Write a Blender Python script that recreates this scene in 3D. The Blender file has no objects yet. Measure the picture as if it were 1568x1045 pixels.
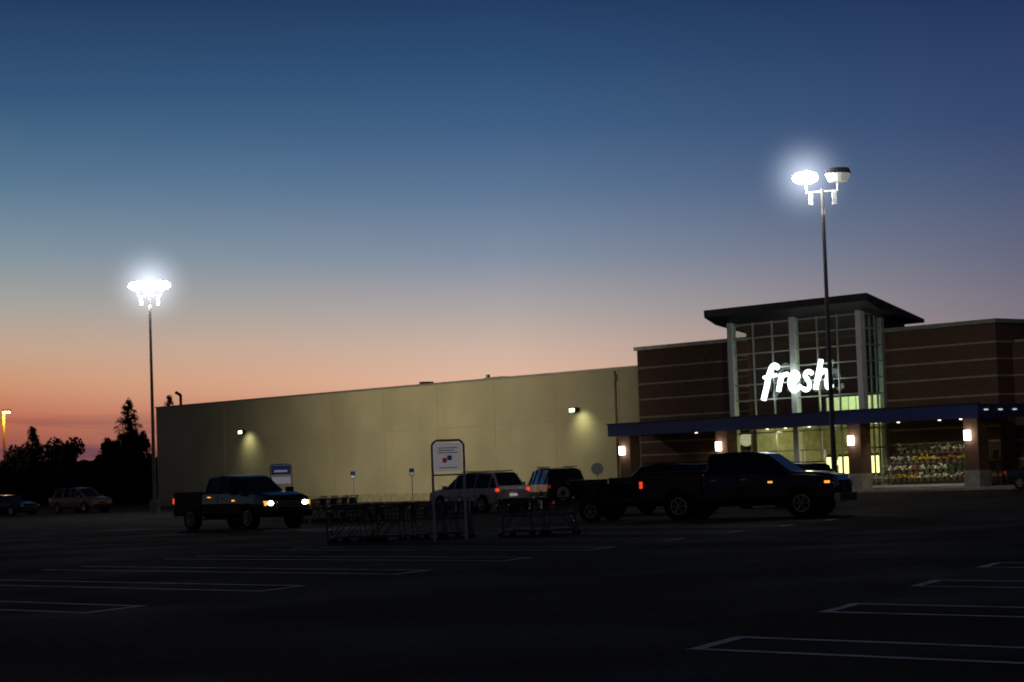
import bpy, math, random
from mathutils import Matrix, Vector
random.seed(7)
R=math.radians
scene=bpy.context.scene
scene.view_settings.view_transform='Standard'
scene.view_settings.look='None'
scene.view_settings.exposure=0

def lin(c):
    return tuple(((v/255)/12.92 if v/255<=0.04045 else ((v/255+0.055)/1.055)**2.4) for v in c)+(1,)

# ---------------------------------------------------------------- materials
def mat(name,col,rough=0.6,metal=0.0,emit=None,estr=0.0,var=0.25,scale=3.0,spec=0.5,bump=0.0,coat=0.0):
    m=bpy.data.materials.new(name); m.use_nodes=True
    nt=m.node_tree; b=nt.nodes['Principled BSDF']
    b.inputs['Roughness'].default_value=rough
    b.inputs['Metallic'].default_value=metal
    b.inputs['Specular IOR Level'].default_value=spec
    b.inputs['Coat Weight'].default_value=coat
    tc=nt.nodes.new('ShaderNodeTexCoord')
    n=nt.nodes.new('ShaderNodeTexNoise'); n.inputs['Scale'].default_value=scale; n.inputs['Detail'].default_value=6
    nt.links.new(tc.outputs['Object'],n.inputs['Vector'])
    r=nt.nodes.new('ShaderNodeValToRGB')
    r.color_ramp.elements[0].position=0.3; r.color_ramp.elements[1].position=0.7
    r.color_ramp.elements[0].color=tuple(v*(1-var) for v in col[:3])+(1,)
    r.color_ramp.elements[1].color=tuple(min(1,v*(1+var)) for v in col[:3])+(1,)
    nt.links.new(n.outputs['Fac'],r.inputs['Fac']); nt.links.new(r.outputs['Color'],b.inputs['Base Color'])
    if emit:
        b.inputs['Emission Color'].default_value=tuple(emit)+(1,); b.inputs['Emission Strength'].default_value=estr
    if bump:
        bp=nt.nodes.new('ShaderNodeBump'); bp.inputs['Strength'].default_value=bump
        n2=nt.nodes.new('ShaderNodeTexNoise'); n2.inputs['Scale'].default_value=scale*12
        nt.links.new(tc.outputs['Object'],n2.inputs['Vector'])
        nt.links.new(n2.outputs['Fac'],bp.inputs['Height']); nt.links.new(bp.outputs['Normal'],b.inputs['Normal'])
    return m

def glassmat(name,tint,mixf=0.25,rough=0.03):
    m=bpy.data.materials.new(name); m.use_nodes=True
    nt=m.node_tree; nt.nodes.clear()
    o=nt.nodes.new('ShaderNodeOutputMaterial'); t=nt.nodes.new('ShaderNodeBsdfTransparent'); t.inputs[0].default_value=tint+(1,)
    g=nt.nodes.new('ShaderNodeBsdfGlossy'); g.inputs['Roughness'].default_value=rough; g.inputs[0].default_value=(.8,.85,.9,1)
    x=nt.nodes.new('ShaderNodeMixShader'); x.inputs[0].default_value=mixf
    nt.links.new(t.outputs[0],x.inputs[1]); nt.links.new(g.outputs[0],x.inputs[2]); nt.links.new(x.outputs[0],o.inputs[0])
    return m

M={}
M['beige']=mat('painted_wall',(.56,.485,.30),.85,var=.12,scale=.3,bump=.1,spec=.2)
M['joint']=mat('wall_joint',(.43,.37,.22),.9)
M['cap']=mat('metal_coping',(.35,.33,.28),.5,.3)
M['stripe']=mat('stone_band',(.40,.31,.22),.8)
M['navy']=mat('blue_canopy',(.02,.035,.16),.4,var=.1)
M['darkmetal']=mat('dark_metal',(.03,.032,.035),.5,.4)
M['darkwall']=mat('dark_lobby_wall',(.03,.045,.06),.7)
M['white']=mat('white_metal',(.75,.76,.74),.5,var=.08)
M['frame']=mat('aluminium_frame',(.42,.45,.42),.45,.3,var=.1)
M['glass']=glassmat('window_glass',(.75,.84,.78),.045)
M['concrete']=mat('concrete',(.30,.28,.25),.85,bump=.2)
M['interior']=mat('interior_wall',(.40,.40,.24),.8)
M['intfloor']=mat('interior_floor',(.35,.33,.28),.4)
M['warm']=mat('lit_panel_warm',(.8,.7,.4),.5,emit=(1,.78,.32),estr=2.6,scale=4)
M['warm2']=mat('lit_ceiling',(.7,.75,.5),.5,emit=(.9,1,.45),estr=.45)
M['sconce']=mat('sconce_glass',(.9,.9,.85),.4,emit=(1,.9,.72),estr=9)
M['tiny']=mat('downlight_lens',(.9,.9,.8),.4,emit=(1,.88,.6),estr=2.2)
M['pack']=mat('wall_pack_lens',(.9,.9,.8),.4,emit=(.85,1,.6),estr=4)
M['dim']=mat('marker_lens',(.9,.9,.8),.4,emit=(.9,.95,.7),estr=.6)
M['sign_lit']=mat('sign_face_lit',(.9,.9,.9),.4,emit=(.88,1,.93),estr=3.0)
M['lamp_lit']=mat('lamp_lens_lit',(.9,.9,.9),.4,emit=(.95,.97,1),estr=60)
M['lamp_off']=mat('lamp_lens_off',(.75,.73,.66),.4,emit=(1,.95,.85),estr=.2)
M['lamp_na']=mat('lamp_lens_sodium',(.9,.7,.4),.4,emit=(1,.72,.35),estr=7)
M['pole']=mat('painted_pole',(.20,.18,.16),.5,.3)
M['polew']=mat('pale_pole',(.55,.54,.52),.5,.2)
M['tyre']=mat('tyre_rubber',(.012,.012,.012),.8,spec=.2)
M['rim']=mat('alloy_rim',(.50,.40,.33),.4,.6)
M['black']=mat('black_paint',(.004,.0045,.006),.18,0,spec=.4,coat=.25)
M['charcoal']=mat('charcoal_paint',(.008,.008,.011),.25,0,spec=.4,coat=.25)
M['silver']=mat('silver_pink_paint',(.62,.42,.38),.4,0,coat=.3)
M['maroon']=mat('maroon_paint',(.20,.09,.07),.35,.1,coat=.3)
M['carglass']=mat('car_glass',(.005,.006,.008),.06,var=.05,spec=.6)
M['plastic']=mat('black_plastic',(.010,.010,.010),.6,spec=.2)
M['head_on']=mat('headlight_on',(.9,.9,.9),.2,emit=(.92,1,.92),estr=16)
M['head_off']=mat('headlight_off',(.4,.4,.4),.15,.2)
M['tail_on']=mat('tail_light_on',(.5,.02,.01),.3,emit=(1,.06,.02),estr=.9)
M['tail_off']=mat('tail_light',(.3,.02,.015),.25,emit=(1,.08,.03),estr=.10)
M['amber']=mat('amber_marker_and_glint',(.7,.25,.03),.3,emit=(1,.32,.04),estr=1.6)  # turn signals, also bars imitating orange reflections
M['chrome']=mat('chrome',(.35,.35,.36),.25,1)
M['cart']=mat('cart_wire',(.10,.09,.09),.45,.5)
M['cartred']=mat('cart_plastic',(.05,.04,.06),.5)
M['signblue']=mat('sign_blue',(.03,.05,.25),.5,emit=(.1,.15,.6),estr=.05)
M['signwhite']=mat('sign_white_added_glow',(.82,.80,.80),.5,var=.05,emit=(1,.93,.97),estr=.115)  # weak emission put in to brighten the unlit sign face
M['signred']=mat('sign_red',(.35,.05,.05),.5,emit=(1,.2,.2),estr=.04)
M['yellow']=mat('yellow_paint',(.6,.38,.03),.6)
M['bark']=mat('bark',(.05,.035,.025),.9)
M['needles']=mat('needles',(.016,.026,.014),.85,var=.5,scale=1.2,spec=.1)
M['leaves']=mat('leaves',(.018,.024,.012),.85,var=.5,scale=1.2,spec=.1)
M['hill']=mat('hill_forest',(.02,.03,.035),.9)
M['pot']=mat('plant_pot',(.25,.2,.15),.7)
M['rack']=mat('wood_rack',(.09,.07,.05),.7)
M['leafg']=mat('plant_leaf',(.06,.14,.03),.7,var=.4)
M['flw']=mat('flower_white',(.8,.78,.62),.6)
M['fly']=mat('flower_yellow',(.8,.55,.06),.6)
M['flp']=mat('flower_pink',(.5,.1,.12),.6)

def brickmat():
    m=bpy.data.materials.new('brown_brick'); m.use_nodes=True
    nt=m.node_tree; b=nt.nodes['Principled BSDF']; b.inputs['Roughness'].default_value=.85; b.inputs['Specular IOR Level'].default_value=.2
    tc=nt.nodes.new('ShaderNodeTexCoord'); sp=nt.nodes.new('ShaderNodeSeparateXYZ'); cb=nt.nodes.new('ShaderNodeCombineXYZ')
    ad=nt.nodes.new('ShaderNodeMath'); ad.operation='ADD'
    nt.links.new(tc.outputs['Object'],sp.inputs[0]); nt.links.new(sp.outputs[0],ad.inputs[0]); nt.links.new(sp.outputs[1],ad.inputs[1])
    nt.links.new(ad.outputs[0],cb.inputs[0]); nt.links.new(sp.outputs[2],cb.inputs[1])
    br=nt.nodes.new('ShaderNodeTexBrick'); br.inputs['Scale'].default_value=1
    br.inputs['Brick Width'].default_value=.4; br.inputs['Row Height'].default_value=.2; br.inputs['Mortar Size'].default_value=.008
    br.inputs['Color1'].default_value=(.15,.085,.058,1); br.inputs['Color2'].default_value=(.12,.068,.047,1); br.inputs['Mortar'].default_value=(.15,.11,.08,1)
    nt.links.new(cb.outputs[0],br.inputs['Vector']); nt.links.new(br.outputs['Color'],b.inputs['Base Color'])
    return m
M['brick']=brickmat()

def asphalt():
    m=bpy.data.materials.new('asphalt'); m.use_nodes=True
    nt=m.node_tree; b=nt.nodes['Principled BSDF']; b.inputs['Specular IOR Level'].default_value=.07
    b.inputs['Specular Tint'].default_value=(1,.8,.62,1)
    tc=nt.nodes.new('ShaderNodeTexCoord')
    def noise(s,d=6):
        n=nt.nodes.new('ShaderNodeTexNoise'); n.inputs['Scale'].default_value=s; n.inputs['Detail'].default_value=d
        nt.links.new(tc.outputs['Object'],n.inputs['Vector']); return n
    a=noise(.12); c=noise(9,8)
    r=nt.nodes.new('ShaderNodeValToRGB'); r.color_ramp.elements[0].position=.35; r.color_ramp.elements[1].position=.65
    r.color_ramp.elements[0].color=(.046,.032,.022,1); r.color_ramp.elements[1].color=(.066,.047,.033,1)
    r2=nt.nodes.new('ShaderNodeValToRGB'); r2.color_ramp.elements[0].position=.3; r2.color_ramp.elements[1].position=.75
    r2.color_ramp.elements[0].color=(.6,.6,.6,1); r2.color_ramp.elements[1].color=(1.4,1.4,1.4,1)
    mx=nt.nodes.new('ShaderNodeMix'); mx.data_type='RGBA'; mx.blend_type='MULTIPLY'; mx.inputs[0].default_value=1
    nt.links.new(a.outputs[0],r.inputs[0]); nt.links.new(c.outputs[0],r2.inputs[0])
    nt.links.new(r.outputs[0],mx.inputs[6]); nt.links.new(r2.outputs[0],mx.inputs[7]); nt.links.new(mx.outputs[2],b.inputs['Base Color'])
    mr=nt.nodes.new('ShaderNodeMapRange'); mr.inputs[1].default_value=.35; mr.inputs[2].default_value=.6; mr.inputs[3].default_value=.74; mr.inputs[4].default_value=.95
    p=noise(.25); nt.links.new(p.outputs[0],mr.inputs[0]); nt.links.new(mr.outputs[0],b.inputs['Roughness'])
    bp=nt.nodes.new('ShaderNodeBump'); bp.inputs['Strength'].default_value=.6; bp.inputs['Distance'].default_value=.03
    q=noise(30,4); nt.links.new(q.outputs[0],bp.inputs['Height']); nt.links.new(bp.outputs[0],b.inputs['Normal'])
    return m
M['asphalt']=asphalt()
def paintline():
    m=mat('worn_line_paint',(.5,.46,.4),.7,spec=.3)
    nt=m.node_tree; b=nt.nodes['Principled BSDF']
    tc=nt.nodes.new('ShaderNodeTexCoord'); n=nt.nodes.new('ShaderNodeTexNoise'); n.inputs['Scale'].default_value=2.2; n.inputs['Detail'].default_value=10
    nt.links.new(tc.outputs['Object'],n.inputs['Vector'])
    r=nt.nodes.new('ShaderNodeValToRGB'); r.color_ramp.elements[0].position=.32; r.color_ramp.elements[1].position=.52
    r.color_ramp.elements[0].color=(.34,.29,.23,1); r.color_ramp.elements[1].color=(.92,.82,.68,1)
    nt.links.new(n.outputs[0],r.inputs[0]); nt.links.new(r.outputs[0],b.inputs['Base Color'])
    return m
M['line']=paintline()

# ---------------------------------------------------------------- mesh builder
class MB:
    def __init__(s): s.v=[]; s.f=[]; s.m=[]; s.mats=[]
    def mi(s,k):
        if k not in s.mats: s.mats.append(k)
        return s.mats.index(k)
    def face(s,pts,k):
        i=len(s.v); s.v+= [tuple(p) for p in pts]; s.f.append(tuple(range(i,i+len(pts)))); s.m.append(s.mi(k))
    def box(s,x0,x1,y0,y1,z0,z1,k):
        i=len(s.v)
        s.v+=[(x0,y0,z0),(x1,y0,z0),(x1,y1,z0),(x0,y1,z0),(x0,y0,z1),(x1,y0,z1),(x1,y1,z1),(x0,y1,z1)]
        for q in [(0,3,2,1),(4,5,6,7),(0,1,5,4),(1,2,6,5),(2,3,7,6),(3,0,4,7)]:
            s.f.append(tuple(i+a for a in q)); s.m.append(s.mi(k))
    def cyl(s,p0,p1,r0,k,seg=8,r1=None):
        p0=Vector(p0);p1=Vector(p1); r1=r0 if r1 is None else r1
        d=(p1-p0).normalized(); a=d.orthogonal().normalized(); b=d.cross(a)
        i=len(s.v)
        for p,r in((p0,r0),(p1,r1)):
            for j in range(seg):
                t=2*math.pi*j/seg; s.v.append(tuple(p+a*(math.cos(t)*r)+b*(math.sin(t)*r)))
        for j in range(seg):
            n=(j+1)%seg; s.f.append((i+j,i+n,i+seg+n,i+seg+j)); s.m.append(s.mi(k))
        s.f.append(tuple(i+j for j in range(seg))[::-1]); s.m.append(s.mi(k))
        s.f.append(tuple(i+seg+j for j in range(seg))); s.m.append(s.mi(k))
    def ball(s,c,rx,ry,rz,k,seg=16,rings=8):
        i=len(s.v)
        for a in range(rings+1):
            ph=math.pi*a/rings
            for j in range(seg):
                t=2*math.pi*j/seg
                s.v.append((c[0]+rx*math.sin(ph)*math.cos(t),c[1]+ry*math.sin(ph)*math.sin(t),c[2]+rz*math.cos(ph)))
        for a in range(rings):
            for j in range(seg):
                n=(j+1)%seg
                s.f.append((i+a*seg+j,i+(a+1)*seg+j,i+(a+1)*seg+n,i+a*seg+n)); s.m.append(s.mi(k))
    def mesh(s,name,smooth=False):
        me=bpy.data.meshes.new(name); me.from_pydata(s.v,[],s.f)
        for k in s.mats: me.materials.append(M[k])
        for p,mi in zip(me.polygons,s.m): p.material_index=mi; p.use_smooth=smooth
        me.update(); return me
    def obj(s,name,parent=None,loc=(0,0,0),rot=0,smooth=False,bevel=0):
        o=bpy.data.objects.new(name,s.mesh(name,smooth)); scene.collection.objects.link(o)
        o.location=loc; o.rotation_euler=(0,0,rot)
        if parent: o.parent=parent
        if bevel:
            b=o.modifiers.new('bevel','BEVEL'); b.width=bevel; b.segments=2; b.limit_method='ANGLE'
        return o
def empty(name,loc,rot=0):
    e=bpy.data.objects.new(name,None); scene.collection.objects.link(e); e.location=loc; e.rotation_euler=(0,0,rot); e.empty_display_size=.3; return e
def light(kind,name,parent,loc,power,col,size=.2,target=None,cone=120,blend=.6):
    l=bpy.data.lights.new(name,kind); l.energy=power; l.color=col
    l.shadow_soft_size=size
    o=bpy.data.objects.new(name,l); scene.collection.objects.link(o); o.location=loc
    if kind=='SPOT':
        l.spot_size=R(cone); l.spot_blend=blend
        d=Vector(target)-Vector(loc); o.rotation_euler=d.to_track_quat('-Z','Y').to_euler()
    if parent: o.parent=parent
    return o

TH=math.atan2(-.757,.653)   # building direction
U=Vector((math.cos(TH),math.sin(TH),0)); N=Vector((-math.sin(TH),math.cos(TH),0))

# ---------------------------------------------------------------- ground
g=MB(); g.face([(-3000,-400,0),(3000,-400,0),(3000,4000,0),(-3000,4000,0)],'asphalt'); g.obj('asphalt_parking_lot_ground')

# parking markings (hairpin stall lines)
pm=MB()
LW=.14
def seg(a,b,w=LW):
    a=Vector(a);b=Vector(b); d=(b-a).normalized(); n=Vector((-d.y,d.x,0))*w/2
    pm.face([(a-n),(b-n),(b+n),(a+n)],'line')
tipv=Vector((.52,1.19,0)); Lu=Vector((.69,-.72,0)).normalized()
def hair(p,d,L):
    p=Vector(p+(0.004,)); q=p+tipv
    e=tipv.normalized()*LW/2
    seg(p,p+d*L); seg(q,q+d*L); 
    n=d*LW/2
    seg(p+n*1.0+e*1.01,q+n*1.0-e*1.01,LW)
for k in range(-3,9):
    hair((1.48+1.75*k,19.85+4.33*k),Lu,11)
for k in range(-5,9):
    hair((-5.6+1.78*k,28.9+4.2*k),-Lu,11)
for k in range(-3,9):
    p=Vector((1.48+1.75*k,19.85+4.33*k,0))+Lu*18
    hair((p.x,p.y),Lu,11)
pm.obj('parking_line_markings')

# ---------------------------------------------------------------- supermarket
B=empty('supermarket_building',(8,138,0),TH)
w=MB()
w.box(-57,-.01,0,60,0,8,'beige')
w.box(-57.06,-.01,-.06,.3,8.0,8.12,'cap'); w.box(-57.06,-56.7,.3,60,8.0,8.12,'cap')
for i in range(1,10):
    s=-57+i*6.1; w.box(s-.025,s+.025,-.004,.01,.3,7.98,'joint')
w.box(-57,-.01,-.003,.01,4.92,4.95,'joint')
w.box(-57,-.01,-.03,-.001,0,.55,'joint')
w.box(-2.6,-2.4,-.14,-.01,.56,7.9,'beige'); w.box(-2.7,-2.3,-.2,-.01,7.3,7.7,'beige')
w.box(-47.1,-46.9,-.12,-.01,.56,7.9,'beige')
w.obj('long_wall',B)
rt=MB()
rt.box(-24.2,-23.7,1.5,2.4,8.0,8.38,'darkmetal'); rt.box(-17,-15.2,1.5,3,8,8.28,'cap'); rt.box(-17.2,-17,1.8,2,8,8.5,'cap')
rt.cyl((-55.6,1.5,8),(-55.6,1.5,9.0),.12,'darkmetal'); rt.cyl((-55.6,1.5,9),(-56,1.3,9.25),.14,'darkmetal')
rt.obj('roof_vents',B)
b=MB()
b.box(0,9.3,-.35,30,0,9.0,'brick')
b.box(19.45,27,0,20,0,8.75,'brick')
b.box(27.001,70,1.4,30,0,7.7,'brick')
b.box(9.3,19.45,6,30,0,8.9,'brick')
def bands(s0,s1,y,zs):
    for z in zs: b.box(s0,s1,y-.04,y,z-.05,z+.05,'stripe')
bands(0,9.3,-.35,(7.9,6.9,5.95,4.85,3.3,2.5,1.5,.7)); bands(19.45,27.04,0,(7.75,6.85,5.95,4.95,3.3,2.5,1.5,.7)); bands(27.05,70,1.4,(6.85,5.95,4.95,3.3,2.5,1.5))
for z in (7.75,6.85,5.95,4.95): b.box(27,27.04,0.001,1.4,z-.05,z+.05,'stripe')
for z in (7.9,6.9,5.95,4.85): b.box(-.04,0,-.35,-.02,z-.05,z+.05,'stripe')
b.box(-.15,9.3,-.5,.3,9.0,9.22,'cap'); b.box(19.45,27.15,-.15,.3,8.75,8.97,'cap'); b.box(27,27.15,.3,20,8.75,8.97,'cap')
b.box(27.2,70,1.3,1.8,7.7,7.85,'cap')
b.obj('brick_facade',B)
# entrance tower
t=MB()
t.box(9.3,19.45,1.6,1.8,8.9,9.55,'darkmetal')
t.box(9.3,9.45,-.35,1.6,8.9,9.7,'darkmetal'); t.box(19.3,19.45,0,1.6,8.75,9.6,'darkmetal')
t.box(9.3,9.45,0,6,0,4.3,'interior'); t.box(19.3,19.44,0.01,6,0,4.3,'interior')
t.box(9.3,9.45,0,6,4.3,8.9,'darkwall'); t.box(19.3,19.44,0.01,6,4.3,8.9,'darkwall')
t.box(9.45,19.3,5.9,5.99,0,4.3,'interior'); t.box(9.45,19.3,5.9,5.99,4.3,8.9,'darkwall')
t.box(9.3,19.45,-1.8,6,0,.02,'intfloor')
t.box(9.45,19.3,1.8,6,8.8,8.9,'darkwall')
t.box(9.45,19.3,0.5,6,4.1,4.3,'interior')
t.box(9.3,9.45,-1.6,-.35,0,.6,'brick')
t.obj('tower_walls',B)
t=MB()
def roofprism(s0,s1,k):
    P=[(2.0,9.25),(2.0,9.45),(-2.85,10.8),(-2.85,10.38),(-1.9,9.95)]
    n=len(P); i=len(t.v)
    for s in (s0,s1):
        for (y,z) in P: t.v.append((s,y,z))
    for j in range(n):
        q=(j+1)%n; t.f.append((i+j,i+q,i+n+q,i+n+j)); t.m.append(t.mi(k))
    t.f.append(tuple(i+j for j in range(n))); t.m.append(t.mi(k)); t.f.append(tuple(i+n+j for j in range(n))[::-1]); t.m.append(t.mi(k))
roofprism(8.35,20.7,'darkmetal')
t.obj('tower_roof',B)
t=MB()
for s in (9.3,14.15,19.07): t.box(s,s+.38,-1.98,-1.62,0,9.98,'white')
t.box(19.15,19.45,-.25,.0-.002,0,9.6,'frame')
zs=[.1,2.4,3.5,4.5,5.4,6.3,7.2,8.1,9.0,9.8]
for z in zs:
    t.box(9.68,14.15,-1.84,-1.76,z-.035,z+.035,'frame'); t.box(14.53,19.07,-1.84,-1.76,z-.035,z+.035,'frame')
    t.box(19.33,19.39,-1.62,-.25,z-.035,z+.035,'frame'); 
    t.box(9.33,9.39,-1.62,-.35,z-.035,z+.035,'frame')
for s in (11.2,12.7,16.1,17.6): t.box(s-.035,s+.035,-1.85,-1.75,0,9.9,'frame')
for y in (-1.15,-.7): t.box(19.32,19.4,y-.035,y+.035,0,9.7,'frame')
t.obj('window_frames',B)
t=MB()
t.face([(9.5,-1.8,.02),(19.3,-1.8,.02),(19.3,-1.8,9.98),(9.5,-1.8,9.98)],'glass')
t.face([(19.36,-1.62,.02),(19.36,-.2,.02),(19.36,-.2,9.6),(19.36,-1.62,9.7)],'glass')
t.face([(9.36,-1.62,.02),(9.36,-.36,.02),(9.36,-.36,9.6),(9.36,-1.62,9.7)],'glass')
t.obj('window_glass',B)
t=MB()
for s in (10.6,12.2,15.2,16.8,18.3):
    t.box(s-.45,s+.45,5.80,5.88,1.0,1.7+.2*random.random(),'warm')
for s in (14.95,15.9,17.2,18.1):
    t.box(s-.36,s+.36,.2,.25,1.0,1.95,'warm'); t.box(s-.4,s+.4,.26,.3,.2,2.1,'darkmetal')
for s in (14.8,16.2,17.6,18.7): t.box(s-.3,s+.3,1.0,3.5,4.06,4.09,'warm2')
t.box(14.6,19.1,.45,.49,4.35,5.35,'warm2')
for i in range(9): t.box(14.6+i*.55,14.65+i*.55,.4,.44,4.35,5.35,'frame')
for s in (10.5,12,13.5,15.5,17.5): t.box(s-.12,s+.12,.9,1.2,4.05,4.09,'pack')
for s in (11,13,15,17): t.box(s-.5,s+.5,3,3.4,0.02,1.5,'interior')
for s in (16.3,14.75): t.box(s-.04,s+.04,-1.9,-1.72,0,2.4,'white')
t.obj('entrance_interior',B)
light('POINT','entrance_light',B,(16.8,2.2,3.4),170,(1,.85,.45),.4)
light('POINT','vestibule_light',B,(11.8,1.8,3.2),80,(1,.85,.5),.4)
light('POINT','tower_light',B,(17,-.8,5.2),40,(.8,1,.5),.4)
# canopy
c=MB()
c.box(1.1,28.7,-4.0,-.4,3.72,3.9,'darkmetal'); c.box(1.1,9.2,-.4,-.36,3.72,3.9,'darkmetal')
c.box(19.5,28.7,-.4,-.001,3.72,3.9,'darkmetal')
c.box(1.05,28.75,-4.08,-4.0,3.68,4.38,'navy'); c.box(1.05,1.1,-4.0,-.4,3.68,4.38,'navy'); c.box(28.7,28.75,-4.0,0,3.68,4.38,'navy')
c.box(1.0,28.8,-4.13,-3.95,4.38,4.46,'darkmetal')
for i in range(3): c.box(28.76,28.8,-3.6+i*1.2,-3.3+i*1.2,4.05,4.12,'dim')
c.obj('entrance_canopy',B)
c=MB()
for s in (2.36,10.4,20.3,28.1):
    c.box(s-.45,s+.45,-3.95,-3.1,0.15,3.68,'brick'); c.box(s-.5,s+.5,-4.0,-3.05,0.15,.9,'concrete'); c.box(s-.49,s+.49,-3.99,-3.06,.9,1.0,'stripe')
c.obj('canopy_piers',B)
c=MB()
for s in (2.36,10.4,20.3,28.1):
    c.cyl((s-.1,-4.1,2.55),(s-.1,-4.1,3.05),.17,'sconce',10); c.box(s-.2,s,-4.1,-3.95,2.7,2.9,'darkmetal')
c.obj('pier_sconces',B)
for i,s in enumerate((2.36,10.4,20.3,28.1)): light('POINT','sconce_light_%d'%i,B,(s-.1,-4.4,2.8),7,(1,.82,.55),.15)
c=MB()
for s in (6.5,12.2,13.6,15.4,17.2,21.8,24.6,26): c.cyl((s,-2,3.66),(s,-2,3.715),.08,'tiny',8)
c.obj('canopy_downlights',B)
for i,s in enumerate((6.5,13,17)): light('SPOT','downlight_%d'%i,B,(s,-2,3.6),50,(1,.86,.55),.1,(s,-2,0),130,.7)
for i,s in enumerate((22,24.3,26.5)): light('SPOT','display_light_%d'%i,B,(s,-3.4,3.6),60,(1,.9,.6),.1,(s,-2,0),120,.7)
c=MB()
for s in (-44.3,-6.2):
    c.box(s-.3,s+.3,-.35,-.005,5.45,5.75,'darkmetal'); c.face([(s-.25,-.36,5.47),(s+.25,-.36,5.47),(s+.25,-.36,5.7),(s-.25,-.36,5.7)],'pack')
c.obj('wall_pack_lamps',B)
for i,s in enumerate((-43.6,-5.6)): light('SPOT','wall_pack_light_%d'%i,B,(s,-1.0,5.4),60,(.95,1,.6),.15,(s+.1,0,4.4),120,1)
c=MB()
c.box(7.6,8.3,-.40,-.395,1.1,2.3,'signwhite')
c.obj('posters',B)
# sign
def stroke(pts,r,ox=12.22,oz=5.78,sx=.985):
    cu=bpy.data.curves.new('letter_stroke','CURVE'); cu.dimensions='3D'; cu.bevel_depth=r; cu.bevel_resolution=3; cu.use_fill_caps=True
    sp=cu.splines.new('BEZIER'); sp.bezier_points.add(len(pts)-1)
    for bp,(x,z) in zip(sp.bezier_points,pts):
        bp.co=(ox+x*sx,-2.25,oz+z); bp.handle_left_type='AUTO'; bp.handle_right_type='AUTO'
    cu.materials.append(M['sign_lit']); return cu
S=empty('fresh_sign_letters',(0,0,0)); S.parent=B
strokes=[([(.02,-.42),(.3,.3),(.62,1.15),(.95,1.5),(1.25,1.38)],.16),([(.12,.86),(.6,.9),(1.1,.96)],.10),
([(1.22,.02),(1.52,1.0)],.145),([(1.36,.45),(1.6,.86),(1.98,.97)],.13),
([(2.2,.48),(2.6,.55),(2.78,.84),(2.48,1.03),(2.18,.76),(2.12,.3),(2.36,.0),(2.65,.04),(2.92,.26)],.115),
([(3.84,.9),(3.56,1.02),(3.32,.82),(3.5,.54),(3.62,.24),(3.4,.0),(3.1,.08)],.125),
([(4.05,.0),(4.3,.8),(4.56,1.62)],.145),([(4.2,.42),(4.52,.88),(4.86,.98),(5.0,.74),(4.9,.3),(5.02,.03),(5.3,.14)],.13)]
for i,(p,r) in enumerate(strokes):
    o=bpy.data.objects.new('letter_stroke_%d'%i,stroke(p,r)); scene.collection.objects.link(o); o.parent=S
c=MB()
for s in (12.7,15,17.2): c.box(s-.04,s+.04,-2.1,-1.9,5.85,6.4,'darkmetal')
o=c.obj('letter_rails',S)
light('POINT','sign_glow',B,(14.9,-3.6,6.4),14,(.85,1,.92),.8)
c=MB()
c.box(-.5,32,-5.2,-.0,0,.15,'concrete'); 
c.obj('sidewalk_kerb',None,(8,138,0),TH,bevel=.02)

# flower display
F=empty('flower_display',(0,0,0)); F.location=B.location; F.rotation_euler=(0,0,TH)
rows=((-3.0,.5),(-2.3,.95),(-1.6,1.45),(-1.0,2.0))
c=MB()
for r,(y,z) in enumerate(rows):
    c.box(20.9,27.4,y-.3,y+.3,z-.06,z,'rack')
c.box(20.9,27.4,-3.32,-3.3,.2,.34,'white')
for s in (21,24.1,27.3):
    c.box(s-.04,s+.04,-3.2,-.7,.15,.2,'rack')
    for (y,z) in rows: c.box(s-.04,s+.04,y+.2,y+.26,.2,z-.061,'rack')
c.obj('plant_racks',F)
c=MB()
for r,(y,z) in enumerate(rows):
    s=21.1
    k='flw'
    while s<27.2:
        c.cyl((s,y,z),(s,y,z+.16),.09,'pot',7,.12)
        if random.random()<.4: k=random.choice(['flw','flw','fly','flp','leafg','flw','leafg'] if r<3 else ['leafg','flp','leafg','flw'])
        for i in range(34):
            p=Vector((s+random.gauss(0,.12),y+random.gauss(0,.12),z+.2+abs(random.gauss(0,.10))))
            a=Vector((random.uniform(-1,1),random.uniform(-1,1),random.uniform(-1,1))).normalized()*.06; bb=a.orthogonal().normalized()*.06
            c.face([p-a,p-bb,p+a,p+bb],k if i>12 else 'leafg')
        s+=.34+random.random()*.14
c.obj('potted_flowers',F)

# ---------------------------------------------------------------- street lamps
def bloom_mat(R0,a):  # lamp glare imitated by an emissive volume, fading outwards
    m=bpy.data.materials.new('lamp_bloom_emission'); m.use_nodes=True; nt=m.node_tree; nt.nodes.clear()
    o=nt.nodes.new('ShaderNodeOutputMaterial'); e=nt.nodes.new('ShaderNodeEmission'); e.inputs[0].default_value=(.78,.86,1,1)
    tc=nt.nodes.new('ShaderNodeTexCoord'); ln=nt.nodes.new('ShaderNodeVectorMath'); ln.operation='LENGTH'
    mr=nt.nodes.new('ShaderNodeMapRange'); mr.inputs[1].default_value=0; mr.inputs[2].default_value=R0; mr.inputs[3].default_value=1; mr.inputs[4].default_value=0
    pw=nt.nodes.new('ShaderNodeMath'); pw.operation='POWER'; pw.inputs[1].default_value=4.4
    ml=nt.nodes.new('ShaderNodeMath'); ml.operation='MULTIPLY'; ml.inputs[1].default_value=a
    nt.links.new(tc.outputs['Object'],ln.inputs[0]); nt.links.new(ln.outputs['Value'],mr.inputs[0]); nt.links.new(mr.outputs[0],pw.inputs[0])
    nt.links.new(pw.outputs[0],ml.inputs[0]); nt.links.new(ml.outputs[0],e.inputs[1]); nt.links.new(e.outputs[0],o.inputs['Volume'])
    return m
M['bloom']=bloom_mat(3.8,.75)
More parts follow.
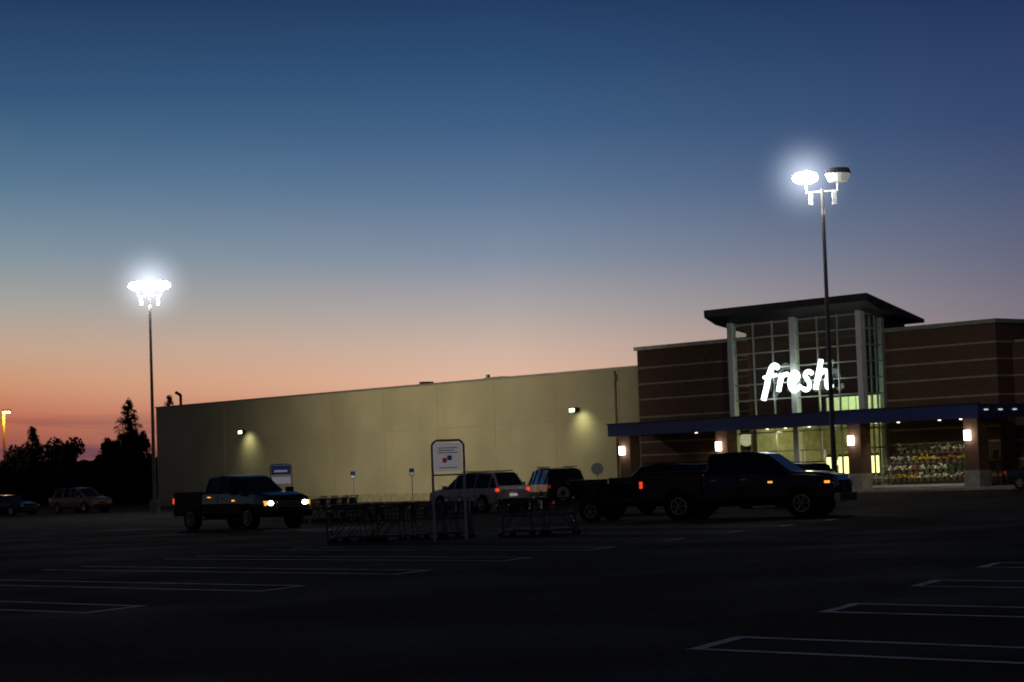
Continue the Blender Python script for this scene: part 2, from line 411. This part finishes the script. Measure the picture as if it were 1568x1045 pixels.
def lamp(loc,lit,H=13.6,rot=0,poleM='pole'):
    e=empty('street_lamp',loc,rot)
    p=MB(); p.cyl((0,0,0),(0,0,.8),.33,'concrete',16); p.cyl((0,0,.8),(0,0,H-.3),.12,poleM,12,.07)
    p.cyl((0,0,.8),(0,0,.86),.2,poleM,12)
    p.cyl((-.72,0,H-.45),(.72,0,H-.38),.045,'polew')
    for sx in (-1,1):
        x=sx*.72; p.cyl((x*.95,0,H-.42),(x,0,H+.15),.05,'polew'); p.box(x*.72-.09,x*.72+.09,-.1,.1,H-1.0,H-.4,'white')
    p.obj('pole',e)
    h=MB()
    for sx,on in zip((-1,1),lit):
        x=sx*.72
        if on:
            h.cyl((x,0,H+.02),(x,0,H+.2),.28,'lamp_lit',18,.5); h.ball((x,0,H+.22),.56,.56,.28,'lamp_lit',20,10)
            h.cyl((x,0,H+.42),(x,0,H+.55),.3,'polew',16,.2)
        else:
            h.cyl((x,0,H+.0),(x,0,H+.34),.40,'lamp_off',20,.56); h.cyl((x,0,H+.34),(x,0,H+.58),.6,'darkmetal',20,.5)
    h.obj('lamp_heads',e)
    return e
LL=lamp((-22.1,135.6,0),(1,1),13.7,0,'pole')
LR=lamp((13.8,96.7,0),(1,0),13.9,0,'pole')
def bloom(par,loc,s=1):  # glowing sphere that stands in for lens bloom
    h=MB(); h.ball((0,0,0),3.8,3.8,3.8,'bloom',24,12); o=h.obj('lamp_bloom',par,loc); o.scale=(s,s,s)
bloom(LL,(0,0,13.95)); bloom(LR,(-.72,0,14.15),.8)
e=empty('street_lamp',(-52,226,0)); p=MB(); p.cyl((0,0,0),(0,0,9.8),.14,'yellow',8,.1); p.box(-.1,.7,-.2,.2,9.8,10,'darkmetal'); p.box(-.05,.65,-.18,.18,9.62,9.79,'lamp_na'); p.obj('pole_and_head',e)
light('POINT','sodium_light',e,(.3,-.5,9.2),500,(1,.55,.2),.3)
def bl(s,t,z):
    v=Vector((8,138,0))+U*s-N*t; return (v.x,v.y,z)
def polelight(par,name,origin,power,col,target,cone,blend):
    o=light('SPOT',name,None,origin,power,col,.4,target,cone,blend); o.location=(0,0,origin[2]); o.parent=par
A=(-22.1,135.6,12.8); Cc=(13.8,96.7,12.8)
polelight(LL,'flood_light',A,11500,(1,.93,.68),bl(-20,0,7.0),100,.9)
polelight(LL,'area_light',(A[0],A[1],13.2),1000,(1,.93,.8),(A[0]+6,A[1]-40,0),130,1)
polelight(LR,'flood_light',Cc,1800,(1,.93,.78),bl(16,0,4.5),95,.9)
polelight(LR,'area_light',(Cc[0],Cc[1],13.2),500,(1,.93,.82),(Cc[0]-6,Cc[1]-50,0),120,1)
for par,H in ((LL,13.7),(LR,13.9)): light('POINT','head_spill',par,(-.3,-.7,H-.1),60,(.95,.97,1),.2)

# ---------------------------------------------------------------- vehicles
def ring(st):
    x,zb,zbelt,zt,w_,wt=st
    half=[(-w_*.9,zb),(-w_,zb+.14),(-w_*1.0,(zb+zbelt)/2+.08),(-w_*.965,zbelt),(-wt,zt-.07),(-wt*.84,zt)]
    return [(x,y,z) for y,z in half]+[(x,-y,z) for y,z in half[::-1]]
def hull(mb,sts,paint):
    rs=[ring(s) for s in sts]; n=12
    cab=[s[3]-s[2]>.3 for s in sts]
    for a in range(len(rs)-1):
        for j in range(n):
            q=(j+1)%n
            k=paint
            if j==n-1: k='plastic'
            if cab[a] and cab[a+1] and j in (3,7): k='carglass'
            if cab[a]!=cab[a+1] and j in (3,5,7): k='carglass'
            mb.face([rs[a][j],rs[a][q],rs[a+1][q],rs[a+1][j]],k)
    mb.face(rs[0],paint); mb.face(rs[-1][::-1],paint)
    for a in range(len(sts)):
        if cab[a]:
            for sg in (-1,1):
                s=sts[a]; mb.cyl((s[0],sg*s[4]*.965,s[2]),(s[0],sg*(s[5]+.005),s[3]-.06),.035,paint,6)
def wheel(mb,x,y,r,wd=.26):
    sg=1 if y>0 else -1
    mb.cyl((x,y-sg*.18,r+.04),(x,y+sg*.006,r+.04),r*1.17,'plastic',22)
    mb.cyl((x,y-sg*wd*.8,r),(x,y+sg*.04,r),r,'tyre',24,r*.96)
    mb.cyl((x,y,r),(x,y+sg*.047,r),r*.64,'rim',18,r*.62)
    mb.cyl((x,y,r),(x,y+sg*.052,r),r*.52,'plastic',18)
    for i in range(6):
        a=i*math.pi/3; mb.cyl((x,y+sg*.05,r),(x+math.cos(a)*r*.56,y+sg*.05,r+math.sin(a)*r*.56),r*.08,'rim',5)
def pickup(loc,rot,paint,lit=False,sc=1.0,name='pickup_truck',cargo=False):
    e=empty(name,loc,rot); e.scale=(sc,sc,sc)
    m=MB()
    hull(m,[(2.92,.5,.95,1.02,.84,.74),(2.84,.45,1.1,1.18,.96,.84),(2.3,.42,1.2,1.28,1.0,.88),(1.55,.42,1.24,1.32,1.0,.86),(.85,.42,1.27,1.84,1.0,.72),(.5,.42,1.27,1.9,1.0,.74),(-.1,.42,1.27,1.92,1.0,.74),(-.85,.42,1.27,1.88,1.0,.72),(-1.02,.42,1.25,1.3,1.0,.8),(-1.05,.42,1.2,1.26,.98,.8)],paint)
    for sg in (-1,1):
        a,b_=(sg*1.0,sg*.9) if sg<0 else (.9,1.0)
        m.box(-2.88,-1.07,a,b_,.55,1.33,paint); m.box(-2.88,-1.07,a-.01,b_+.01,1.33,1.37,'plastic')
    m.box(-2.88,-1.07,-.9,.9,.7,.78,'plastic'); m.box(-2.93,-2.88,-.88,.88,.62,1.33,paint); m.box(-2.9,-1.1,-.8,.8,.5,.7,'plastic')
    if cargo: m.box(-2.86,-1.09,-.88,.88,1.0,1.42,'charcoal')
    m.box(-3.05,-2.93,-.92,.92,.5,.7,'plastic'); m.box(2.86,3.03,-.94,.94,.42,.66,'chrome' if not lit else 'plastic')
    m.box(2.84,2.95,-.5,.5,.70,1.0,'plastic')
    for z in (.78,.86,.94): m.box(2.95,2.965,-.48,.48,z-.012,z+.012,'chrome')
    for sg in (-1,1):
        m.box(1.25,1.45,sg*1.18-.11,sg*1.18+.11,1.22,1.45,'plastic'); m.box(1.3,1.4,sg*1.05-.05,sg*1.05+.05,1.25,1.3,'plastic')
        m.box(.15,.3,sg*1.0-.02,sg*1.0+.02,1.1,1.14,'chrome'); m.box(-.75,-.6,sg*1.0-.02,sg*1.0+.02,1.1,1.14,'chrome')
        m.box(-1.0,1.5,sg*1.02-.06,sg*1.02+.06,.36,.42,'plastic')
        m.box(-.01,.01,sg*1.002-.003,sg*1.002+.003,.5,1.2,'plastic')
    m.obj('body',e,bevel=.02)
    m=MB()
    for x in (1.92,-1.75):
        for sg in (-1,1): wheel(m,x,sg*1.0,.41)
    m.obj('wheels',e)
    m=MB()
    hk='head_on' if lit else 'head_off'
    for sg in (-1,1):
        m.ball((2.9,sg*.72,.9),.07,.13,.085,hk,10,6); m.box(2.80,2.9,sg*.9-.05,sg*.9+.05,.82,.98,'amber' if lit else 'head_off')
        m.box(-2.955,-2.85,sg*.94-.065,sg*.94+.065,.95,1.15,'tail_on')
    m.box(.95,1.08,-1.035,-1.0,1.0,1.05,'amber')  # glowing bars on the near side stand in for orange sunset reflections
    if lit: m.box(-.6,-.45,-1.035,-1.0,1.14,1.18,'amber')
    else: m.box(2.6,2.75,-1.0,-.965,.95,1.02,'amber')
    m.obj('lights',e)
    if lit:
        for sg in (-1,1): light('SPOT','headlight_beam_%d'%sg,e,(3.1,sg*.74,.93),60,(.95,1,.92),.05,(14,sg*.8,0),50,.6)
    return e
def suv(loc,rot,paint,name='parked_suv',tail='tail_off',sc=1,head='head_off',low=0):
    e=empty(name,loc,rot); e.scale=(sc,sc,sc)
    m=MB()
    if not low:
        st=[(2.4,.4,.78,.84,.8,.7),(2.3,.32,.92,1.0,.9,.78),(1.3,.28,1.04,1.12,.93,.8),(.5,.28,1.06,1.68,.94,.68),(-.1,.28,1.06,1.75,.94,.69),(-.9,.28,1.06,1.75,.94,.68),(-1.85,.3,1.06,1.7,.93,.66),(-2.28,.32,1.06,1.14,.92,.8),(-2.4,.42,.9,.98,.88,.76)]
    else:
        st=[(2.4,.35,.62,.66,.78,.66),(2.3,.25,.72,.8,.87,.76),(1.25,.2,.88,.94,.9,.78),(.4,.2,.9,1.38,.91,.62),(-.8,.2,.92,1.42,.91,.62),(-1.6,.2,.95,1.02,.9,.75),(-2.25,.25,.93,1.0,.87,.72),(-2.38,.38,.8,.86,.82,.7)]
    hull(m,st,paint)
    m.box(2.38,2.47,-.8,.8,.38,.58,'plastic'); m.box(-2.48,-2.38,-.82,.82,.4,.6,'plastic'); m.box(2.36,2.43,-.35,.35,.62,.74,'plastic')
    for sg in (-1,1):
        m.box(.95,1.1,sg*1.03-.08,sg*1.03+.08,1.05 if not low else .9,1.2 if not low else 1.03,paint)
        for x in (.1,-.95): m.box(x-.008,x+.008,sg*.943-.004,sg*.943+.004,.42,.98 if not low else .85,'plastic')
        if not low: m.box(-1.7,.3,sg*.6-.02,sg*.6+.02,1.76,1.8,'plastic')
    m.obj('body',e,bevel=.02)
    m=MB()
    for x in (1.48,-1.42):
        for sg in (-1,1): wheel(m,x,sg*.93,.36 if not low else .32,.22)
    m.obj('wheels',e)
    m=MB()
    dz=.0 if not low else -.12
    for sg in (-1,1):
        m.ball((2.3,sg*.68,.78+dz),.12,.16,.07,head,10,6); m.box(-2.42,-2.30,sg*.84-.06,sg*.84+.06,.90+dz,1.04+dz,tail)
        m.box(-2.44,-2.4,-.2,.2,.7+dz,.8+dz,'signwhite')
    m.obj('lights',e)
    return e
pickup((-9.9,79.7,0),TH,'black',True,1.0)
pickup((7.15,69.4,0),R(-23),'black',False,1.07,cargo=True)
suv((-1.7,96.5,0),TH+math.pi-.02,'silver',tail='tail_on')
suv((1.6,100,0),R(105),'charcoal',sc=1.05)
suv((5.3,81,0),TH+math.pi+.1,'black',sc=1.02)
suv((-30.4,155,0),TH+.15,'maroon',head='head_off')
suv((-34.6,151,0),TH+.2,'charcoal',name='parked_sedan',low=1)
suv((10.15,84,0),R(122),'charcoal',tail='tail_on',sc=.95)
x,y,_=bl(32,3.5,0); suv((x,y-3,0),TH,'charcoal',name='parked_sedan',low=1)

# utility trailer behind right pickup
e=empty('utility_trailer',(2.9,71.6,0),R(-23))
m=MB()
m.box(-1.5,1.2,-.85,.85,.5,.6,'plastic')
for sg in (-1,1):
    m.box(-1.5,1.2,sg*.85-.02,sg*.85+.02,.6,.72,'darkmetal'); m.box(-1.5,1.2,sg*.85-.02,sg*.85+.02,1.05,1.1,'darkmetal')
    for x in (-1.5,-.6,.3,1.17): m.box(x,x+.05,sg*.85-.025,sg*.85+.025,.6,1.05,'darkmetal')
    m.cyl((1.2,sg*.6,.52),(2.2,0,.5),.05,'darkmetal'); wheel(m,-.2,sg*1.05,.34,.22)
    m.box(-1.56,-1.5,sg*.8-.07,sg*.8+.07,.62,.72,'tail_off')
m.box(-1.3,-.2,-.6,.6,.6,1.35,'charcoal'); m.box(-.1,1.0,-.55,.55,.6,1.2,'plastic'); m.box(.2,.7,-.4,.4,1.2,1.38,'charcoal')
m.cyl((-1.1,-.88,.95),(-1.1,-1.08,.95),.33,'tyre',20); m.cyl((-1.1,-1.08,.95),(-1.1,-1.10,.95),.22,'rim',16); m.cyl((-1.1,-1.08,.95),(-1.1,-1.11,.95),.08,'plastic',16)
m.obj('trailer_frame',e)

# ---------------------------------------------------------------- shopping carts
def cartmesh():
    m=MB()
    def T(a,b,rr=.012,k='cart'): m.cyl(a,b,rr,k,5)
    for sg in (-1,1):
        y=sg*.25
        T((-.42,y,.15),(.42,sg*.18,.15),.016); T((-.42,y,.15),(-.36,y,.55),.016); T((-.36,y,.55),(-.48,y,1.0),.016)
        T((.42,sg*.18,.15),(.1,y,.5),.014)
        T((-.42,sg*.28,.95),(.48,sg*.2,.82),.015); T((-.36,sg*.24,.52),(.4,sg*.17,.56),.014)
        for i in range(9):
            f=i/8; T((-.42+.9*f,sg*(.28-.08*f),.95-.13*f),(-.36+.76*f,sg*(.24-.07*f),.52+.04*f),.007)
        for q in (.33,.66): T((-.42+.06*q,sg*(.28-.04*q),.95-.43*q),(.48-.08*q,sg*(.2-.03*q),.82-.26*q),.007)
        for x in (-.4,.4):
            yy=sg*(.25 if x<0 else .18); m.cyl((x,yy-.02,.065),(x,yy+.02,.065),.065,'tyre',12); T((x,yy,.065),(x,yy,.15),.018)
    T((-.48,-.27,1.0),(-.48,.27,1.0),.022,'cartred'); 
    for i in range(7):
        f=i/6; T((.48,-.2+.4*f,.82),(.4,-.17+.34*f,.56),.007); T((-.36,-.24+.48*f,.52),(.4,-.17+.34*f,.56),.007); T((-.42,-.28+.56*f,.95),(-.36,-.24+.48*f,.52),.007)
    T((.48,-.2,.82),(.48,.2,.82),.014); T((-.42,-.25,.15),(-.42,.25,.15)); T((.42,-.18,.15),(.42,.18,.15))
    m.box(-.44,-.36,-.18,.18,.7,.93,'cartred')
    m.box(-.3,.35,-.2,.2,.17,.185,'cart')
    return m.mesh('shopping_cart')
cm=cartmesh()
def cart(x,y,a):
    o=bpy.data.objects.new('shopping_cart',cm); scene.collection.objects.link(o); o.location=(x,y,0); o.rotation_euler=(0,0,R(a))
for (x,y,a) in [(-4.35,57,200),(-4.05,57.2,200),(-3.35,56.8,170),(-3.05,57,172),(-2.3,57.2,190),(-1.95,57.2,188),(-1.6,57.3,185),(-.05,57,185),(.25,57.1,188),(1.1,57.3,15),
    (-7.9,86,160),(-7.5,86.2,160),(-7.1,86.3,165),(-6.7,86,150)]: cart(x,y,a)
def corral(x0,x1,y):
    m=MB()
    for x in (x0,x1):
        for yy in (y-.55,y+.75): m.cyl((x,yy,0),(x,yy,.97),.025,'cart')
        for z in (.35,.95): m.cyl((x,y-.55,z),(x,y+.75,z),.022,'cart')
    m.cyl((x0,y+.75,.95),(x1,y+.75,.95),.022,'cart'); m.cyl((x0,y-.55,.04),(x1,y-.55,.04),.022,'cart')
    m.obj('cart_corral')
corral(-4.85,-1.25,57); corral(-.4,1.45,57.1)
def framesign(x,y,w_,h,top,col='signwhite',rot=0):
    e=empty('cart_return_sign',(x,y,0),rot); m=MB()
    m.cyl((-w_/2,0,0),(-w_/2,0,top-.1),.03,'white'); m.cyl((w_/2,0,0),(w_/2,0,top-.1),.03,'white')
    m.cyl((-w_/2,0,top-.1),(-w_/2+.1,0,top),.03,'white'); m.cyl((w_/2,0,top-.1),(w_/2-.1,0,top),.03,'white'); m.cyl((-w_/2+.1,0,top),(w_/2-.1,0,top),.03,'white')
    m.cyl((-w_/2,0,top-h-.15),(w_/2,0,top-h-.15),.02,'white')
    m.box(-w_/2+.05,w_/2-.05,-.015,.015,top-h-.05,top-.06,col)
    if col=='signwhite':
        m.box(-.02,.1,-.02,-.0155,top-.5,top-.38,'signblue'); m.box(-.14,-.03,-.02,-.0155,top-.56,top-.44,'signred')
        for i in range(3): m.box(-w_/2+.15,w_/2-.15-.08*(i%2),-.02,-.0155,top-.20-.06*i,top-.18-.06*i,'frame')
        m.box(-w_/2+.18,w_/2-.18,-.02,-.0155,top-h+.02,top-h+.04,'signblue')
    else:
        m.box(-w_/2+.2,w_/2-.2,-.02,-.0155,top-.38,top-.28,'signwhite'); m.box(-w_/2+.05,w_/2-.05,-.012,.012,top-h-.5,top-h-.12,'signwhite')
    m.obj('sign_frame',e)
framesign(-1.72,56.2,.8,.72,2.52)
framesign(-11.65,110,1.05,.45,2.5,'signblue')
def postsign(x,y,top,shape='rect',name='parking_sign'):
    e=empty(name,(x,y,0)); m=MB(); m.cyl((0,0,0),(0,0,top),.035,'white')
    if shape=='oct': m.cyl((0,-.05,top-.35),(0,-.03,top-.35),.36,'frame',8)
    else: m.box(-.15,.15,-.05,-.03,top-.45,top,'signblue'); m.box(-.12,.12,-.055,-.0505,top-.42,top-.25,'signwhite')
    m.obj('sign_post',e)
postsign(-10.3,140,2.15); postsign(-6.5,138,2.2); postsign(4.5,124,2.1,'oct','stop_sign')
e=empty('bollard',(2.3,98,0)); m=MB(); m.cyl((0,0,0),(0,0,1.1),.1,'yellow',12); m.ball((0,0,1.1),.1,.1,.06,'yellow',12,6); m.cyl((0,0,.8),(0,0,.95),.102,'white',12); m.obj('bollard_post',e)

# ---------------------------------------------------------------- trees
def conifer(loc,H,W,n=3600,name='spruce_tree'):
    e=empty(name,loc); m=MB(); m.cyl((0,0,0),(0,0,H*.97),.18*H/10,'bark',8,.02); m.obj('trunk',e)
    m=MB(); nb=int(H*12)
    for i in range(nb):
        f=(i+random.random())/nb; z=.4+f*(H-.5); L=W*(1-f)**.8*random.uniform(.62,1.12)+.15
        a=random.uniform(0,6.283); d=Vector((math.cos(a),math.sin(a),0))
        m.cyl((0,0,z),tuple(d*L*.9+Vector((0,0,z-.18*L))),.02,'bark',4,.006)
        k=int(n/nb*(.35+L/W*1.3))
        for j in range(k):
            g_=random.random()**.7; p=Vector((0,0,z-.22*L*g_*(1.2-.5*g_)))+d*L*g_+Vector((random.gauss(0,.16*L*(1.1-g_)+.05),random.gauss(0,.16*L*(1.1-g_)+.05),random.gauss(-.05,.12)))
            q=d*random.uniform(.12,.32)+Vector((random.uniform(-.16,.16),random.uniform(-.16,.16),random.uniform(-.28,.05))); s_=q.cross(Vector((0,0,1)))
            s_=s_.normalized()*.10 if s_.length>0 else Vector((.1,0,0))
            m.face([p-s_,p+s_,p+q],'needles')
    m.obj('needles',e)
def broad(loc,H,W,n=5000):
    e=empty('maple_tree',loc); m=MB(); m.cyl((0,0,0),(0,0,H*.5),.2,'bark',8,.12)
    cl=[]
    for i in range(18):
        a=random.uniform(0,6.28); r=random.uniform(.1,.8)*W; z=H*random.uniform(.3,.88)
        r*= math.sqrt(max(.1,1-((z/H-.5)/.5)**2))
        c_=Vector((math.cos(a)*r,math.sin(a)*r,z)); cl.append((c_,random.uniform(.25,.5)*W)); m.cyl((0,0,H*.3),tuple(c_),.07,'bark',5,.02)
    m.obj('trunk',e); m=MB()
    for i in range(n):
        c_,r=random.choice(cl); v=Vector((random.gauss(0,1),random.gauss(0,1),random.gauss(0,1))).normalized()*r*random.random()**.4
        p=c_+v; a=Vector((random.uniform(-1,1),random.uniform(-1,1),random.uniform(-1,1))).normalized()*.2; b_=a.orthogonal().normalized()*.14
        m.face([p-a,p-b_,p+a,p+b_],'leaves')
    m.obj('crown',e)
conifer((-38.2,220,0),10.4,3.4,9500)
conifer((-36.0,232,0),11.3,2.6,5000)
conifer((-36.4,217,0),7.2,2.6,5000)
conifer((-40.6,221,0),6.8,2.3,4500)
conifer((-47.6,219,0),8.1,2.4,6500)
conifer((-45.4,224,0),6.4,2.2,4500)
broad((-46.0,226,0),6.8,2.7); broad((-41.3,226,0),6.6,2.3); broad((-50.5,224,0),6.0,2.4); broad((-39.8,228,0),7.4,2.6); broad((-43.3,222,0),4.6,1.5)
m=MB()
def leafmass(n,fx,hf,s=1):
    for i in range(n):
        u=random.random(); x,y=fx(u); h=hf(u)
        z=h*random.random()**.6
        a=Vector((random.uniform(-1,1),random.uniform(-1,1),random.uniform(-1,1))).normalized()*.38*s; b_=a.orthogonal().normalized()*.28*s
        p=Vector((x,y,z)); m.face([p-a,p-b_,p+a,p+b_],'leaves')
leafmass(24000,lambda u:(-130+140*u,300+random.uniform(-3,3)),lambda u:4.3+1.1*math.sin(u*43)+.9*math.sin(u*116+1)+.6*math.sin(u*290))
leafmass(14000,lambda u:(-130+random.uniform(-3,3),-60+360*u),lambda u:9+2*math.sin(u*43)+1.5*math.sin(u*116+1),1.8)  # unseen tree row, added to block the sunset's reflection in the cars
m.obj('distant_trees_and_glow_blocker')
m=MB(); xs=[-1500+i*60 for i in range(51)]
for i in range(50):
    h0=14+6*math.sin(i*.7)+3*math.sin(i*1.9); h1=14+6*math.sin((i+1)*.7)+3*math.sin((i+1)*1.9)
    m.face([(xs[i],1400,0),(xs[i+1],1400,0),(xs[i+1],1500,h1),(xs[i],1500,h0)],'hill')
    m.face([(xs[i],1500,h0),(xs[i+1],1500,h1),(xs[i+1],1700,0),(xs[i],1700,0)],'hill')
m.obj('distant_hills')

# ---------------------------------------------------------------- sky
W=bpy.data.worlds.new('World'); scene.world=W; W.use_nodes=True
nt=W.node_tree; bg=nt.nodes['Background']
tc=nt.nodes.new('ShaderNodeTexCoord'); nm=nt.nodes.new('ShaderNodeVectorMath'); nm.operation='NORMALIZE'; nt.links.new(tc.outputs['Generated'],nm.inputs[0])
sp=nt.nodes.new('ShaderNodeSeparateXYZ'); nt.links.new(nm.outputs[0],sp.inputs[0])
def math_(op,a,b=None):
    n=nt.nodes.new('ShaderNodeMath'); n.operation=op
    for i,v in enumerate((a,b)):
        if v is None: continue
        if isinstance(v,(int,float)): n.inputs[i].default_value=v
        else: nt.links.new(v,n.inputs[i])
    return n.outputs[0]
el=math_('MULTIPLY',math_('ARCSINE',sp.outputs[2]),57.2958)
az=math_('MULTIPLY',math_('ARCTAN2',sp.outputs[0],sp.outputs[1]),57.2958)
mp=nt.nodes.new('ShaderNodeMapping'); mp.inputs['Scale'].default_value=(5,5,70); nt.links.new(nm.outputs[0],mp.inputs[0])
cn=nt.nodes.new('ShaderNodeTexNoise'); cn.inputs['Scale'].default_value=2.2; cn.inputs['Detail'].default_value=5; nt.links.new(mp.outputs[0],cn.inputs[0])
def ramp(stops):
    fac=math_('DIVIDE',math_('ADD',el,2),32)
    r=nt.nodes.new('ShaderNodeValToRGB'); cr=r.color_ramp
    for i,(e_,c_) in enumerate(stops):
        p=(e_+2)/32
        if i<2: q=cr.elements[i]; q.position=p
        else: q=cr.elements.new(p)
        q.color=lin(c_)
    nt.links.new(fac,r.inputs[0]); return r.outputs[0]
top=[(20,(20,34,60)),(30,(14,24,42))]
rl=ramp([(-1,(40,26,28)),(.4,(88,54,70)),(1.1,(146,82,76)),(1.8,(188,108,82)),(2.7,(206,148,114)),(3.6,(196,164,140)),(4.6,(170,164,156)),(6,(130,147,159)),(7.9,(86,118,146)),(10,(53,86,122)),(12.6,(32,57,92))]+top)
rc=ramp([(-1,(60,40,36)),(1,(205,135,105)),(2.4,(225,181,153)),(3.2,(206,178,161)),(4.2,(175,166,164)),(5.6,(130,143,162)),(7.3,(92,118,149)),(8.9,(64,96,133)),(10.6,(46,78,116)),(12.1,(35,62,100))]+top)
rr=ramp([(-1,(45,38,40)),(1,(145,118,118)),(2.6,(142,126,130)),(3.7,(123,117,128)),(5.1,(101,104,127)),(6.8,(75,89,121)),(8.4,(55,74,112)),(11.8,(33,52,89))]+top)
def mr(v,a,b,c,d):
    n=nt.nodes.new('ShaderNodeMapRange'); n.clamp=True
    nt.links.new(v,n.inputs[0])
    for i,q in enumerate((a,b,c,d)): n.inputs[i+1].default_value=q
    return n.outputs[0]
def mix(f,a,b,mode='MIX'):
    n=nt.nodes.new('ShaderNodeMix'); n.data_type='RGBA'; n.blend_type=mode; nt.links.new(f,n.inputs[0])
    if isinstance(a,tuple): n.inputs[6].default_value=a
    else: nt.links.new(a,n.inputs[6])
    if isinstance(b,tuple): n.inputs[7].default_value=b
    else: nt.links.new(b,n.inputs[7])
    return n.outputs[2]
col=mix(mr(az,-13,-1,0,1),rl,rc); col=mix(mr(az,0,13,0,1),col,rr)
cf=math_('MULTIPLY',mr(cn.outputs[0],.48,.6,0,.8),math_('MULTIPLY',mr(el,1.3,2.0,1,0),mr(az,-12,-4,1,0)))
col=mix(cf,col,lin((92,62,80)))
# away from the sunset the sky is darker
col=mix(mr(sp.outputs[1],-.1,.85,.72,0),col,lin((20,20,27)))
nt.links.new(col,bg.inputs[0]); bg.inputs[1].default_value=1.0

# ---------------------------------------------------------------- camera
cd=bpy.data.cameras.new('camera'); cam=bpy.data.objects.new('camera',cd); scene.collection.objects.link(cam)
cd.sensor_width=36; cd.lens=3400/1568*36; cd.clip_end=6000; cd.clip_start=.1
cam.matrix_world=Matrix.Translation((0,0,1.6))@Matrix.Rotation(R(93.44),4,'X')@Matrix.Rotation(R(-2.0),4,'Z')
cd.dof.use_dof=True; cd.dof.focus_distance=18; cd.dof.aperture_fstop=6.5
scene.camera=cam
